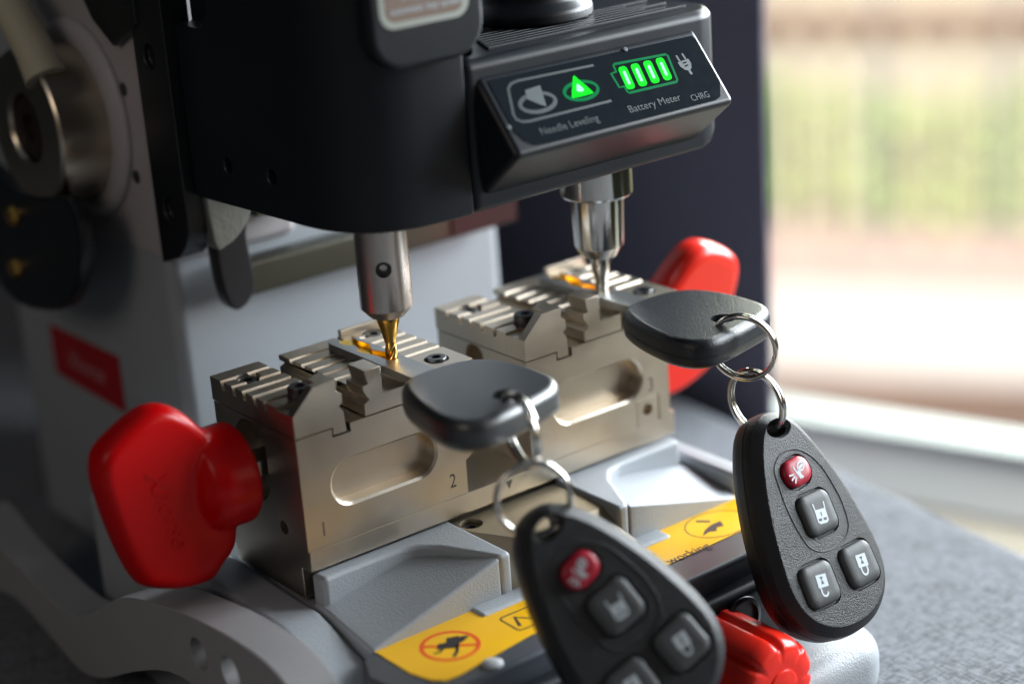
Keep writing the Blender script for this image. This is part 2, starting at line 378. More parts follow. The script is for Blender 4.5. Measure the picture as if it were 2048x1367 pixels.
# ---- base casting
PADL = [(1, 2), (1.6, -3.6), (14, -3.4), (24, -3.6), (29, -5.0), (33, -9.5), (36.5, -17), (40.3, -25.2), (44, -25.2), (44, 2)]
def plane_body(bm, poly, f, zb):
    A = [bm.verts.new((x, y, zb)) for x, y in poly]; Z = [bm.verts.new((x, y, f(x, y))) for x, y in poly]; n = len(poly)
    bm.faces.new(A[::-1]); bm.faces.new(Z)
    for i in range(n): bm.faces.new((A[i], A[(i + 1) % n], Z[(i + 1) % n], Z[i]))
MX = 124.0
bm = B()
prism(bm, [(100, TZ), (100, -10), (60, -13), (-3.5, -14.6), (-9, -16), (-30, -23), (-47, -26), (-54, -31), (-57, -40), (-57, TZ)], 'x', -13, -0.2)
mk('base_casting', bm, CAST, mach, bevel=2.2, seg=4)
bm = B(); prism(bm, [(100, TZ), (100, -16), (0, -16), (-24.5, -20), (-50, -26), (-55, -33), (-56, TZ)], 'x', 0, MX)
box(bm, MX + .2, MX + 7, -24, 100, TZ, -12)
mk('base_casting', bm, CAST, mach, bevel=1.5, seg=3)
def warp(x, y):
    t_ = min(1, max(0, (y + 25.2) / 20.0)); return (1 - t_) * (-18 + .272 * x) + t_ * (-14.4 + .165 * x)
def warp_body(bm, x0, x1, y0, y1, zb, flip):
    nx, ny = 14, 8; G = []
    for j in range(ny + 1):
        G.append([bm.verts.new(((MX - x) if flip else x, y, warp(x, y))) for x in [x0 + (x1 - x0) * i / nx for i in range(nx + 1)] for y in [y0 + (y1 - y0) * j / ny]])
    for j in range(ny):
        for i in range(nx): bm.faces.new((G[j][i], G[j][i + 1], G[j + 1][i + 1], G[j + 1][i]))
    edge = G[0] + [G[j][nx] for j in range(1, ny + 1)] + G[ny][nx - 1::-1] + [G[j][0] for j in range(ny - 1, 0, -1)]
    low = [bm.verts.new((v.co.x, v.co.y, zb)) for v in edge]; n = len(edge)
    for k in range(n): bm.faces.new((edge[k], edge[(k + 1) % n], low[(k + 1) % n], low[k]))
    bm.faces.new(low)
def mir(pts): return [(MX - x, y) for x, y in pts][::-1]
for side in (0, 1):
    bm = B(); warp_body(bm, 0.2, 40.3, -25.2, 1, -26, bool(side))
    mk('sloped_apron', bm, CAST, mach, bevel=0.9, seg=3)
    bm = B(); prism(bm, PADL if side == 0 else mir(PADL), 'z', -22, -6.5)
    mk('raised_pad', bm, CAST, mach, bevel=1.3, seg=4, ang=50)
bm = B(); box(bm, 30, 94, -30.5, -24, -24, -17.4); mk('centre_lug', bm, CAST, mach, bevel=1.2, seg=3)
# foot at the near corner
bm = B(); prism(bm, rrect(46, 60, 12, 108, -47), 'z', TZ + .1, -43)
mk('foot', bm, CAST, mach, bevel=7, seg=5)
# ---- slate panel and yellow sticker
bm = B(); prism(bm, [(-4, -26), (1, -24.2), (36, -23.8), (41, -28), (89, -27.2), (95, -21.9), (103, -19.7), (129, -20.5), (129, -50), (100, -52), (30, -53.5), (4, -54), (-6, -48), (-8, -34)], 'z', -40, -18.3)
mk('front_panel', bm, BEZEL, mach, bevel=1.4, seg=4)
bm = B(); prism(bm, [(-9, -38), (-10, -50), (2, -58.5), (100, -57), (127, -56), (127, -30), (0, -30)], 'z', TZ + 4, -24.5)
mk('front_fascia', bm, BLACKC, mach, bevel=2.5, seg=4)
bm = B(); lathe(bm, [(6.6, 0), (6.6, .8), (5.2, 1.2), (5.0, -6)], (92, -58.0, -32), (0, -1, 0), 40); mk('port', bm, BLACKC, mach, bevel=.3)
STK = [(0.9, -25.0), (18, -24.9), (36, -24.6), (38.4, -25.6), (41.8, -29.0), (89.4, -28.2), (91.4, -27.4), (95.8, -22.9), (99, -22), (103, -20.8), (125, -21.6), (125, -40.6), (81, -41.9), (31, -46.0), (9, -49.0), (5, -48.8), (2.6, -46), (1.0, -40)]
bm = B(); prism(bm, STK, 'z', -18.25, -18.1); stk = mk('warning_sticker', bm, YELLOW, mach)
S0 = frame((0, 0, -18.1), (1, -0.022, 0), (0.022, 1, 0))
bm = B()
cx_, cy_ = 16.4, -35.6
band(bm, ell(7.0, 7.0, cx_, cy_, 48), 1.0, S0, h=.05, closed=True); 
bx = 6.6 * math.cos(math.radians(33)); by = 6.6 * math.sin(math.radians(33))
band(bm, [(cx_ - 5.2, cy_ + 4.2), (cx_ + 5.2, cy_ - 4.2)], 1.0, S0, h=.05)
mk('prohibition_ring', bm, ORANGE, stk)
bm = B()
flat(bm, [(cx_ - 3.4, cy_ + 0.6), (cx_ - 1.8, cy_ + 2.6), (cx_ + .2, cy_ + 1.8), (cx_ + 1.4, cy_ + 3.6), (cx_ + 4.2, cy_ + 2.6), (cx_ + 4.6, cy_ - .2), (cx_ + 2.4, cy_ - .6), (cx_ + 1.2, cy_ - 2.2), (cx_ - .8, cy_ - 1.0)], S0, .06, .05)
band(bm, [(cx_ + 1.6, cy_ - .8), (cx_ - .2, cy_ - 3.4), (cx_ - 2.6, cy_ - 5.2)], .8, S0, h=.05, z0=.06)
band(bm, [(cx_ - 1.6, cy_ + .2), (cx_ - 3.8, cy_ - 1.0), (cx_ - 5.2, cy_ - .6)], .6, S0, h=.05, z0=.06)
band(bm, [(cx_ + 4.2, cy_ + 1.4), (cx_ + 5.8, cy_ + .6)], 1.2, S0, h=.05, z0=.06)
mk('glove_pictogram', bm, INK, stk); bm = B()
# framed pictogram beside it
band(bm, rrect(10.5, 8.6, 1.2, 38.4, -37.2), .45, S0, h=.05, closed=True)
band(bm, [(34.8, -39.6), (36.5, -35), (39.4, -38.6), (41.6, -34.6)], .9, S0, h=.05)
mk('door_pictogram', bm, INK, stk); bm = B()
# oval with pictogram
band(bm, ell(9.6, 7.4, 108.5, -31, 44), .28, S0, h=.05, closed=True)
band(bm, [(105.6, -25.8), (108.2, -28.6)], 1.2, S0, h=.05)
flat(bm, [(100.8, -33.8), (103.2, -31.8), (106.5, -30.4), (110.5, -30.2), (109, -33.2), (106.8, -32.6), (105.6, -34.2), (103.6, -33.2)], S0, 0, .05)
mk('oval_pictogram', bm, INK, stk); bm = B()
text(bm, 'working', 4.4, S0, 90.9, -38.9, h=.05)
mk('lettering', bm, INK, stk)
bm = B(); lathe(bm, [(2.6, 0), (2.6, .5), (1.8, 1.0), (0, 1.1)], (17.6, -50.3, -18.35), (0, 0, 1), 24); mk('dome_rivet', bm, mat('pale_grey_dot', (0.45, 0.47, 0.48), 0.4), mach)

# ---- bronze bracket in the middle
bm = B(); hull(bm, [(44.5, 1.4, -7.6), (86.5, 1.4, -7.6), (44.5, -5, -7.6), (86.5, -5, -7.6), (53, -19, -8.2), (80, -19, -8.2), (43.5, -22, -18), (88, -22, -18), (55, -36, -18.2), (79, -36, -18.2), (43.5, 1.4, -19), (88, 1.4, -19)])
c1 = cutter(cyl(B(), (48.3, -2.6, -12), (0, 0, 1), 3.1, 12)); c2 = cutter(cyl(B(), (82.4, -2.0, -12), (0, 0, 1), 3.1, 12))
mk('centre_bracket', bm, NICKEL_ROUGH, mach, bevel=.35, seg=2, cuts=(c1, c2), ang=18)
def screw(name, x, y, z, r, h, parent, mt=BLKS, axis=(0, 0, 1), knurl=True):
    ax = Vector(axis).normalized(); q = Vector((0, 0, 1)).rotation_difference(ax); o = Vector((x, y, z))
    bm = B(); seg = 64
    prof = [(r, 0), (r, h - .35), (r - .35, h), (r * .62, h)]
    lathe(bm, [(r, 0), (r, h - .35), (r - .35, h)], o, ax, seg)
    if knurl:
        for v in bm.verts:
            pass
        bm.verts.ensure_lookup_table()
        for i, v in enumerate(bm.verts):
            if i // seg in (0, 1) and i % 2 == 0:
                c = o + ax * (v.co - o).dot(ax); v.co = c + (v.co - c) * 0.955
    hx = B(); pts = [(r * .5 * math.cos(PI / 3 * k + .3), r * .5 * math.sin(PI / 3 * k + .3)) for k in range(6)]
    M = Matrix.Translation(o) @ q.to_matrix().to_4x4()
    prism(hx, pts, 'z', h - r * .75, h + 1, M)
    return mk(name, bm, mt, parent, bevel=0, cuts=(cutter(hx),))
screw('screw', 48.3, -2.6, -12, 2.6, 3.3, mach); screw('screw', 82.4, -2.0, -12, 2.6, 3.3, mach)

# ---- carriage under both jaws
bm = B(); prism(bm, [(0.05, -0.15), (0.05, -5.5), (.6, -6.0), (5, -6.0), (5.0, -14.8), (38, -14.8), (40, -6), (40, -0.15)], 'x', 0.5, MX)
car = mk('carriage', bm, NICKEL, mach, bevel=.25)
bm = B(); box(bm, 118.9, MX + .1, .1, 38, -0.6, 1.4); mk('end_stop', bm, NICKEL, car, bevel=.2)
bm = B(); flat(bm, [(-1.25, 1.15), (1.25, 1.15), (0, -1.35)], frame((63.6, 0.05, -2.1), (1, 0, 0), (0, 0, 1)), 0, .03); mk('index_mark', bm, INKB, car)

# ---- jaws
CL = [(0, 30.5), (0, 36.3), (6.3, 42.3), (13.4, 42.3), (12.6, 39.6), (14.3, 38.6), (14.3, 36.2), (13.2, 35.4), (14.4, 33.7), (14.7, 28.4), (10.9, 28.4), (10.9, 30.5)]
INS = [(20.6, 30.5), (20.6, 33.6), (22.3, 34.5), (20.6, 37.2), (20.6, 38.5), (22.3, 38.6), (21.4, 42.4), (26.4, 42.4), (26.4, 35.2), (33.9, 35.2), (33.9, 30.5)]
MIDP = [(20.8, 30.5), (20.8, 33.6), (22.3, 34.4), (20.8, 35.6), (20.8, 37.0), (38.4, 37.0), (38.4, 30.5)]
FARP = [(39.4, 30.5), (39.4, 37.0), (54, 37.0), (54, 30.5)]
RIBG = [34.1, 28.4, 23.2, 18.1, 12.9]
def ribs_cut(x0, x1, ys, zt, d=2.3, w_=1.5):
    bm = B()
    for y in ys:
        prism(bm, [(y - w_ / 2, zt - d), (y + w_ / 2 , zt - d), (y + w_ / 2, zt - .9), (y + w_ / 2 + .8, zt + 1), (y - w_ / 2, zt + 1)], 'x', x0, x1)
    return bm
def jaw(dx, right):
    def sh(p): return [(x + dx, z) for x, z in p]
    j = None
    if not right: out = [(0, 0), (50, 0), (50, 9.2), (52.7, 10.8), (52.7, 30.2), (15.9, 30.2), (15.9, 27.9), (10.5, 27.9), (10.5, 30.2), (0, 30.2)]
    else: out = [(0, 0), (50.4, 0), (50.4, 30.2), (15.9, 30.2), (15.9, 27.9), (10.5, 27.9), (10.5, 30.2), (0, 30.2)]
    bm = B(); prism(bm, sh(out), 'y', 0, 40)
    sl = B(); cxs = 25.0 if not right else 24.4
    prism(sl, rrect(31.8, 11.8, 5.8, dx + cxs, 15.0, n=10), 'y', -2, 4.6)
    sl2 = B(); loft(sl2, rrect(33.2, 13.2, 6.5, dx + cxs, 15.0, n=10), [(0, 0), (0.75, .75), (0.75, 2.0)], Matrix(((1, 0, 0, 0), (0, 0, 1, 0.0 - .0), (0, 1, 0, 0), (0, 0, 0, 1))) @ Matrix.Translation((0, 0, -0.05)))
    cuts = [cutter(sl), cutter(sl2)]
    # side bore around the clamp screw, small tapped hole
    if not right:
        bb = B(); prism(bb, rrect(15, 22, 7, 23, 18.5), 'x', -3, 6); cuts.append(cutter(bb))
        cuts.append(cutter(cyl(B(), (-2, 10.7, 3.6), (1, 0, 0), 1.9, 8, 24)))
    else:
        bb = B(); prism(bb, rrect(8, 20, 3.5, 23, 20), 'x', dx - 3, dx + 8); cuts.append(cutter(bb))
        bb = B(); box(bb, dx + 37.9, dx + 46.5, -2, 5, -1, 8.2); cuts.append(cutter(bb))
    j = mk('vise_jaw', bm, NICKEL, mach, bevel=.35, seg=2, cuts=cuts)
    if right:
        bm = B(); box(bm, dx + 38.1, dx + 46.3, 0.1, 4.9, -5.9, 8.0)
        mk('locking_block', bm, NICKEL, j, bevel=.3, cuts=(cutter(cyl(B(), (dx + 42.1, -2, 4.3), (0, 1, 0), 1.7, 6, 24)),))
    # two-height clamp plate
    bm = B(); prism(bm, sh(CL), 'y', 0.02, 8)
    cc = B(); box(cc, dx - 2, dx + 8.6, 2.7, 9, 36.2, 44)
    mk('clamp_block', bm, NICKEL, j, bevel=.22, cuts=(cutter(cc), cutter(cyl(B(), (dx + 8.8, 10.4, 35.9), (0, 0, 1), 3.9, 9))))
    bm = B(); box(bm, dx, dx + 14.6, 8.02, 40.5, 30.5, 36.9)
    ct = [cutter(ribs_cut(dx - 1, dx + 16, RIBG, 36.9)), cutter(cyl(B(), (dx + 6.4, 32.2, 34.2), (0, 0, 1), 3.4, 6)), cutter(cyl(B(), (dx + 8.8, 10.4, 35.3), (0, 0, 1), 3.5, 6))]
    mk('clamp_plate', bm, NICKEL, j, bevel=.18, cuts=ct)
    screw('screw', dx + 6.4, 32.2, 33.9, 2.9, 2.3, j)
    screw('screw', dx + 8.7, 10.4, 35.4, 3.1, 4.2, j)
    # centre jaw insert: hook at the near end, ribs behind
    bm = B(); prism(bm, sh(INS), 'y', 0.02, 7.6); mk('hook_insert', bm, NICKEL, j, bevel=.2)
    bm = B(); prism(bm, sh(MIDP), 'y', 7.7, 40.5)
    mk('centre_plate', bm, NICKEL, j, bevel=.15, cuts=(cutter(ribs_cut(dx + 19, dx + 40, RIBG, 37.0, 1.3, 1.3)),))
    bm = B(); prism(bm, sh(FARP), 'y', -1.2, 40.5)
    ct = [cutter(ribs_cut(dx + 38, dx + 56, RIBG, 37.0, 1.3, 1.3)), cutter(cyl(B(), (dx + 47.3, 5.6, 34.6), (0, 0, 1), 3.3, 6)), cutter(cyl(B(), (dx + 48.0, 35.5, 34.6), (0, 0, 1), 3.3, 6))]
    mk('far_plate', bm, NICKEL, j, bevel=.15, cuts=ct)
    screw('screw', dx + 47.3, 5.6, 34.6, 2.8, 3.0, j); screw('screw', dx + 48.0, 35.5, 34.6, 2.8, 2.2, j)
    bm = B(); box(bm, dx + 39.6, dx + 54, 38.9, 40.4, 36.9, 39.0); mk('end_ridge', bm, NICKEL, j, bevel=.4)
    F = frame((0, 0, 0), (1, 0, 0), (0, 0, 1))
    for s, x, z in ((('1', 5.1, 4.7), ('2', 45.4, 4.7)) if not right else (('3', 43.6, 11.4),)):
        bm = B(); text(bm, s, 5.6, F, dx + x, z, h=.03, sx_=.8); mk('digit', bm, INKB, j)
    return j
JL = jaw(0, False); JR = jaw(72, True)

# ---- red wing nuts
WING = [(-14, 32), (-19, 38), (-24, 41.6), (-30, 42.0), (-38, 38.5), (-43, 34.6), (-44.6, 29), (-44, 22), (-41.6, 10), (-38.4, 0), (-35.4, -3.4), (-27, -6.8), (-18.5, -7.4), (-14.8, -4.6), (-9.6, 1.6), (-8.8, 18), (-9.6, 30)]
def wing(right):
    S = Matrix.Identity(4)
    if right:
        S = Matrix.Translation((122.5, 21, 19)) @ Matrix.Rotation(math.radians(14), 4, 'X') @ Matrix.Diagonal((-.97, 1.0, 1.0, 1)) @ Matrix.Translation((0, -21, -18))
    bm = B(); out = smooth_closed(WING, 5)
    F = Matrix(((1, 0, 0, 0), (0, 0, -1, 21), (0, 1, 0, 0), (0, 0, 0, 1)))
    loft(bm, out, [(3.4, -5.2), (2.2, -4.9), (1.0, -4.0), (.3, -2.4), (0, 0), (.3, 2.4), (1.0, 4.0), (2.2, 4.9), (3.4, 5.2)], S @ F)
    b2 = B(); lathe(b2, [(3.0, 21.0), (8.0, 19.6), (11.4, 17.4), (12.9, 14.5), (13.2, 11.5), (13.2, 9.5), (13.3, 7.5), (13.1, 6.2), (12.2, 5.6), (0, 5.6)], (0, 21, 18), (-1, 0, 0), 56)
    me = bpy.data.meshes.new('t'); b2.to_mesh(me); b2.free(); me.transform(S); bm.from_mesh(me); bpy.data.meshes.remove(me)
    o = raw('wing_nut', bm, RED if not right else RED2, mach)
    rm = o.modifiers.new('r', 'REMESH'); rm.mode = 'VOXEL'; rm.voxel_size = .42 * MM
    sm = o.modifiers.new('s', 'SMOOTH'); sm.iterations = 14; sm.factor = .5
    bake(o); o.data.polygons.foreach_set('use_smooth', [True] * len(o.data.polygons))
    if not o.data.materials: o.data.materials.append(RED if not right else RED2)
    # raised script on the wing
    tx = B(); T = S @ frame((-28.5, 21 - 5.05, 17), (0.22, 0, -1), (1, 0, 0.22))
    if not right:
        text(tx, 'Xhorse', 7.4, T, 0, 0, h=.45, shear=.45); mk('lettering', tx, RED, o)
    b3 = B(); lathe(b3, [(4.2, -8), (4.2, 8.0)], (0, 21, 18), (-1, 0, 0), 6)
    me = bpy.data.meshes.new('t'); b3.to_mesh(me); b3.free(); me.transform(S); b4 = B(); b4.from_mesh(me); bpy.data.meshes.remove(me)
    mk('hex_shaft', b4, STEEL, o, bevel=.2)
wing(False); wing(True)

# ---- cutter spindle and probe spindle
SX, SY = 36.5, 10.0
bm = B(); lathe(bm, [(6.75, 84), (6.75, 53.4), (4.5, 50.9), (3.4, 50.9), (0, 50.9)], (SX, SY, 0), (0, 0, 1), 72)
sd = V(-0.543, -0.84, 0)
sp = mk('cutter_spindle', bm, STEEL, mach, cuts=(cutter(cyl(B(), V(SX, SY, 64.9) + sd * 4.7, sd, 2.05, 5, 32)),))
bm = B(); lathe(bm, [(1.95, 4.2), (1.95, 5.6), (1.0, 5.6), (.95, 4.6), (0, 4.6)], (SX, SY, 64.9), sd, 32); mk('set_screw', bm, BLKS, sp, bevel=.1)
bm = B()
prof = [(3.05, 50.95), (3.05, 50.2), (2.75, 49.2), (1.75, 45.2), (1.5, 43.8)]
seg = 72; rings = []
def rad(a, z):
    if z > 43.8: return None
    tw = (43.8 - z) * 0.72; u = (a + tw) * 2
    return 1.55 - .85 * math.exp(-(math.sin(u / 2)) ** 2 / .16) if z > 37.6 else .2
zs = [50.95, 50.2, 49.2, 47.2, 45.2, 43.8] + [43.8 - .11 * k for k in range(1, 57)]
for z_ in zs:
    ring_ = []
    for k in range(seg):
        a = 2 * PI * k / seg
        if z_ >= 43.8:
            r_ = 1.5 + (3.05 - 1.5) * min(1, max(0, (z_ - 43.8) / 6.2)) ** 1.1
        else: r_ = rad(a, z_) if z_ > 37.7 else .7
        bl = min(1, max(0, (43.8 - z_) / 1.5)); r_ = (1 - bl) * 1.5 + bl * r_ if z_ < 43.8 else r_
        ring_.append(bm.verts.new((SX + r_ * math.cos(a), SY + r_ * math.sin(a), z_)))
    rings.append(ring_)
for a, b in zip(rings[:-1], rings[1:]):
    for k in range(seg): bm.faces.new((a[k], b[k], b[(k + 1) % seg], a[(k + 1) % seg]))
bm.faces.new(rings[-1])
mk('cutter_bit', bm, GOLD, sp, sharp=50)
PX = 107.9
bm = B(); lathe(bm, [(9.9, 84), (9.9, 67.6), (9.5, 67.0), (7.35, 67.0), (7.35, 66.5), (6.85, 54), (6.75, 52.6), (5.2, 50.2), (4.7, 49.6), (0, 49.6)], (PX, SY, 0), (0, 0, 1), 72)
pb = mk('probe_spindle', bm, CHROME, mach, sharp=28)
bm = B(); lathe(bm, [(2.7, 49.7), (2.7, 46.2), (1.85, 42.8), (1.7, 39.4), (1.2, 37.6), (0, 37.6)], (PX, SY, 0), (0, 0, 1), 40); mk('probe_tip', bm, CHROME, pb)

# ---- head housing
HP = [(18.7, 72), (18.6, 26), (18.7, 18), (19.6, 10.7), (21, 5.5), (23.0, 1.4), (25.8, -2.2), (29.2, -4.8), (33.0, -6.7), (38.5, -8.0), (46.6, -8.6), (53, -8.6), (53, 72)]
bm = B(); prism(bm, HP, 'z', 77, 190)
for v in bm.verts:
    if v.co.y > 40 and v.co.z < 100: v.co.z = 75.4
ct = [cutter(cyl(B(), (16, 52, 87), (1, 0, 0), 1.9, 6, 20)), cutter(cyl(B(), (16, 30, 87.6), (1, 0, 0), 2.0, 6, 20))]
bb = B(); prism(bb, rrect(26, 60, 9, 66, 152), 'x', 16, 24); ct.append(cutter(bb))
head = mk('head_housing', bm, BLACKC, mach, bevel=1.6, seg=4, cuts=ct, ang=50, sharp=50)
bm = B(); prism(bm, [(52.9, -8.55), (52.9, 36), (137, 36), (141, 32), (141, 1.5), (140.3, -2.2), (138.2, -5.4), (135, -7.7), (131, -8.55)], 'z', 76.6, 115)
for v in bm.verts:
    if v.co.x > 132 and v.co.z < 80: v.co.z += (v.co.x - 132) * .45
mk('battery_housing', bm, BLACKC, mach, bevel=2.6, seg=4, ang=45, sharp=50)
bm = B()
for k in range(7): box(bm, 66 + k * 1.2, 133 - (k % 3) * 5, -1.5 + k * 2.6, -0.1 + k * 2.6, 114.9, 115.9)
mk('vent_ribs', bm, BLACKC, head, bevel=.25)
# raised name plate block on the left
bm = B(); loft(bm, rrect(33, 90, 9, 40.5, 162.2, n=8), [(0, 0), (0, 3.2), (.5, 4.6), (1.6, 5.2)], frame((0, -8, 0), (1, 0, 0), (0, 0, 1)))
blk = mk('name_plate_block', bm, BLACKC, head, sharp=50)
bm = B(); hull(bm, [(56.5, -8, 115), (56.5, -8, 190), (60, 6, 190), (60, 6, 115), (66, 16, 190), (69, 14, 115), (56.5, 20, 115), (56.5, 20, 190)]); mk('shoulder', bm, BLACKC, head, bevel=1.5, seg=3)
FP_ = frame((0, -13.25, 0), (1, 0, 0), (0, 0, 1))
bm = B(); flat(bm, rrect(25.6, 60, 4, 39.6, 157.2), FP_, 0, .12); npb = mk('plate_border', bm, PLATE_B, head)
bm = B(); flat(bm, rrect(22.4, 57, 3, 39.6, 157.2), FP_, .14, .06); mk('name_plate', bm, PLATE_T, head)
bm = B(); text(bm, 'Xhorse', 4.6, FP_ @ Matrix.Translation((0, 0, .22)), 40.2, 134.9, sx_=1.0, h=.05); text(bm, 'automatic key system', 2.4, FP_ @ Matrix.Translation((0, 0, .22)), 40.2, 131.2, h=.05); mk('lettering', bm, WHITE, head)
bm = B(); lathe(bm, [(17, 116), (17, 119), (14.5, 121.5), (14, 150)], (98, 22, 0), (0, 0, 1), 64); mk('knob_base', bm, BLACK, mach, bevel=.8, seg=3)
# display wedge
bm = B(); A_, B_, C_ = (-8.5, 110.8), (-23, 93.5), (-8.5, 81.3)
prism(bm, [A_, (-23.35, 93.08), C_, (-4, 81.3), (-4, 110.8)], 'x', 56.2, 129.2)
disp = mk('display_panel', bm, BLACKC, mach, bevel=1.7, seg=5, ang=40, sharp=60)
DN = V(0, -17.3, 14.4).normalized()
DM = frame(V(56.6, -23, 93.5) + DN * 0.02, (1, 0, 0), (0, 14.4, 17.3))
scr = [(2.2, 21.0), (70.2, 20.6), (71.0, 19.4), (71, 6), (68.5, 1.9), (66.5, 1.2), (10, 1.2), (6, 1.6), (3.6, 3.4), (2.2, 6.5)]
bm = B(); flat(bm, scr, DM, 0, .12); mk('glass', bm, GLOSS, disp)
DM = DM @ Matrix.Translation((0, 0, .14))
bm = B()
band(bm, [(34.9, 18.6), (10.4, 19.1), (8.2, 18.7), (6.8, 17.6), (6.2, 16.0), (4.4, 10.6), (4.5, 9.2), (5.8, 8.2), (8, 7.9), (34.4, 8.0)], .7, DM, h=.04)
mk('frame_print', bm, DGREYP, disp)
bm = B(); band(bm, arc(13.0, 12.2, 5.4, 2.5, 0, 360, 30)[:-1], 1.1, DM, h=.04, closed=True); mk('ring_print', bm, DGREYP, disp)
bm = B(); flat(bm, [(11.2, 16.2), (16.2, 16.6), (14.8, 10.6), (13.4, 11.4), (10.4, 13.8)], DM, .05, .04); mk('arrow_print', bm, GREYP, disp)
bm = B(); band(bm, arc(27.2, 12.6, 5.3, 2.5, 0, 360, 30)[:-1], .9, DM, h=.04, closed=True)
band(bm, [(41.2, 17.6), (58.6, 17.0), (59.0, 16.6), (57.8, 9.3), (57.2, 8.8), (41.0, 8.9), (40.6, 9.4), (40.5, 11.0), (38.9, 11.0), (38.7, 15.2), (40.5, 15.4), (40.7, 17.2)], .7, DM, h=.04, closed=True)
mk('battery_outline', bm, LEDD, disp)
bm = B(); flat(bm, smooth_closed([(27.3, 17.0), (26.0, 15.4), (23.6, 11.8), (24.0, 11.1), (29.6, 11.1), (30.2, 11.8), (28.2, 15.6)], 3), DM, .06, .05); mk('led', bm, LED, disp)
bm = B(); flat(bm, smooth_closed([(27.0, 14.6), (25.9, 12.6), (28.0, 12.5)], 3), DM, .12, .03); mk('led_core', bm, LEDC, disp)
for k, xx in enumerate((42.6, 46.8, 51.1, 55.4)):
    sk = Matrix.Translation((xx, 13.1, 0)) @ Matrix(((1, .10, 0, 0), (0, 1, 0, 0), (0, 0, 1, 0), (0, 0, 0, 1)))
    bm = B(); flat(bm, rrect(2.9, 6.7, 1.0), DM @ sk, .06, .05); mk('led', bm, LED, disp)
    bm = B(); flat(bm, rrect(.9, 4.0, .4), DM @ sk, .12, .03); mk('led_core', bm, LEDC, disp)
bm = B(); PM_ = DM @ Matrix.Translation((63.0, 13.0, 0)) @ Matrix.Rotation(.08, 4, 'Z')
flat(bm, [(-2, 1.2), (2, 1.2), (2, -.2), (1.2, -1.5), (.4, -1.9), (.4, -3.2), (-.4, -3.2), (-.4, -1.9), (-1.2, -1.5), (-2, -.2)], PM_, 0, .04)
for s in (-1.1, 1.1): flat(bm, rrect(.6, 1.9, .2, s, 2.2), PM_, 0, .04)
mk('plug_print', bm, GREYP, disp)
bm = B()
for s in (-.45, .45): flat(bm, rrect(.35, 1.3, .1, s, -.1), PM_ @ Matrix.Rotation(1.57, 4, 'Z'), .05, .03)
mk('plug_slots', bm, GLOSS, disp)
bm = B(); text(bm, 'Battery Meter', 2.9, DM, 46.8, 4.4, h=.04, sx_=1.08); text(bm, 'Needle Leveling', 2.9, DM, 18.5, 4.4, h=.04); text(bm, 'CHRG', 2.6, DM, 62.0, 3.2, h=.04, sx_=.9)
mk('lettering', bm, DGREYP, disp)
for x, y in ((1.2, 7.6), (46.9, 20.9)):
    bm = B(); lathe(bm, [(.75, 0), (.65, .3), (0, .4)], DM @ V(x, y, 0), DN, 16); mk('rivet', bm, GREYP, disp)

# ---- column behind, slide plate, side arm
bm = B(); box(bm, 18.0, 135.5, 92, 210, TZ, 62); box(bm, 18.01, 110, 93, 209, 61, 190)
bm.faces.ensure_lookup_table()
ct = [cutter(cyl(B(), (14, 104, 101), (1, 0, 0), 2.0, 6, 20)), cutter(cyl(B(), (14, 103.4, 76), (1, 0, 0), 1.9, 6, 20))]
bm.free(); bm = B(); box(bm, 18.0, 135.5, 92, 210, TZ, 188)
mk('column', bm, CAST, mach, bevel=4, seg=4)
bm = B(); box(bm, 17.6, 60, 89.5, 175, 52, 190); mk('side_frame', bm, CASTD, mach, bevel=3, seg=3)
for c in ct: d_ = c.data; bpy.data.objects.remove(c); bpy.data.meshes.remove(d_)
for y_, z_ in ((104, 101), (103.4, 76)): bm = B(); lathe(bm, [(2.0, 0), (1.9, .3), (1.1, .3), (1.0, .05), (0, .05)], (17.58, y_, z_), (-1, 0, 0), 24); mk('dark_hole_disc', bm, BLKS, mach)  # black discs standing in for the dark inside of the frame holes
bm = B(); prism(bm, [(101, 113.5), (112, 120), (135, 150), (170, 190), (86, 190), (86, 121)], 'x', 14.5, 17.4); mk('upper_cover', bm, BLACK, mach, bevel=1)
bm = B(); prism(bm, [(72.5, 190), (72.5, 70), (73.2, 65), (76, 60.5), (80.5, 57), (90.6, 53.6), (90.6, 190)], 'x', 15.6, 24)
cs = [cutter(cyl(B(), (14, 82, z), (1, 0, 0), 3.4, 3.5, 28)) for z in (113, 70.5)]
mk('slide_plate', bm, BLACK, mach, bevel=.6, seg=3, cuts=cs)
bm = B(); prism(bm, smooth_closed([(22, 90), (22, 62), (26, 60), (31, 63), (34.5, 68), (35.5, 74), (35.5, 90)], 3), 'y', 70.5, 78); mk('slide_block', bm, mat('worn_slide_metal', (0.42, 0.44, 0.42), 0.4, 0.8, 0.8, 700), mach, bevel=.8)
bm = B(); prism(bm, smooth_closed([(26, 66), (25.4, 52), (27, 42), (30, 39), (34, 41), (36.5, 46), (35.5, 60), (38, 74), (30, 76)], 3), 'y', 76, 82); mk('latch_hook', bm, mat('dark_hook', (0.028, 0.026, 0.03), 0.35), mach, bevel=1)
bm = B(); prism(bm, [(40, 63.5), (52, 62.5), (52, 60), (62, 62), (62, 90), (40, 90)], 'y', 78, 86); mk('rail_bracket', bm, OLIVE, mach, bevel=.8)
bm = B(); box(bm, 36, 134, 80, 88, 40.5, 50.5); mk('cross_bar', bm, OLIVE, mach, bevel=1.2, seg=3)
bm = B(); box(bm, 108, 133, 79.4, 79.9, 41.5, 49); mk('bar_label', bm, mat('dark_red_label', (0.03, 0.003, 0.004), 0.4), mach)
bm = B(); flat(bm, [(0, 0), (46, 0), (46, 17.5), (0, 17.5)], frame((17.35, 182, -3.0), (0, -1, 0), (0, 0, 1)) , 0, .2)
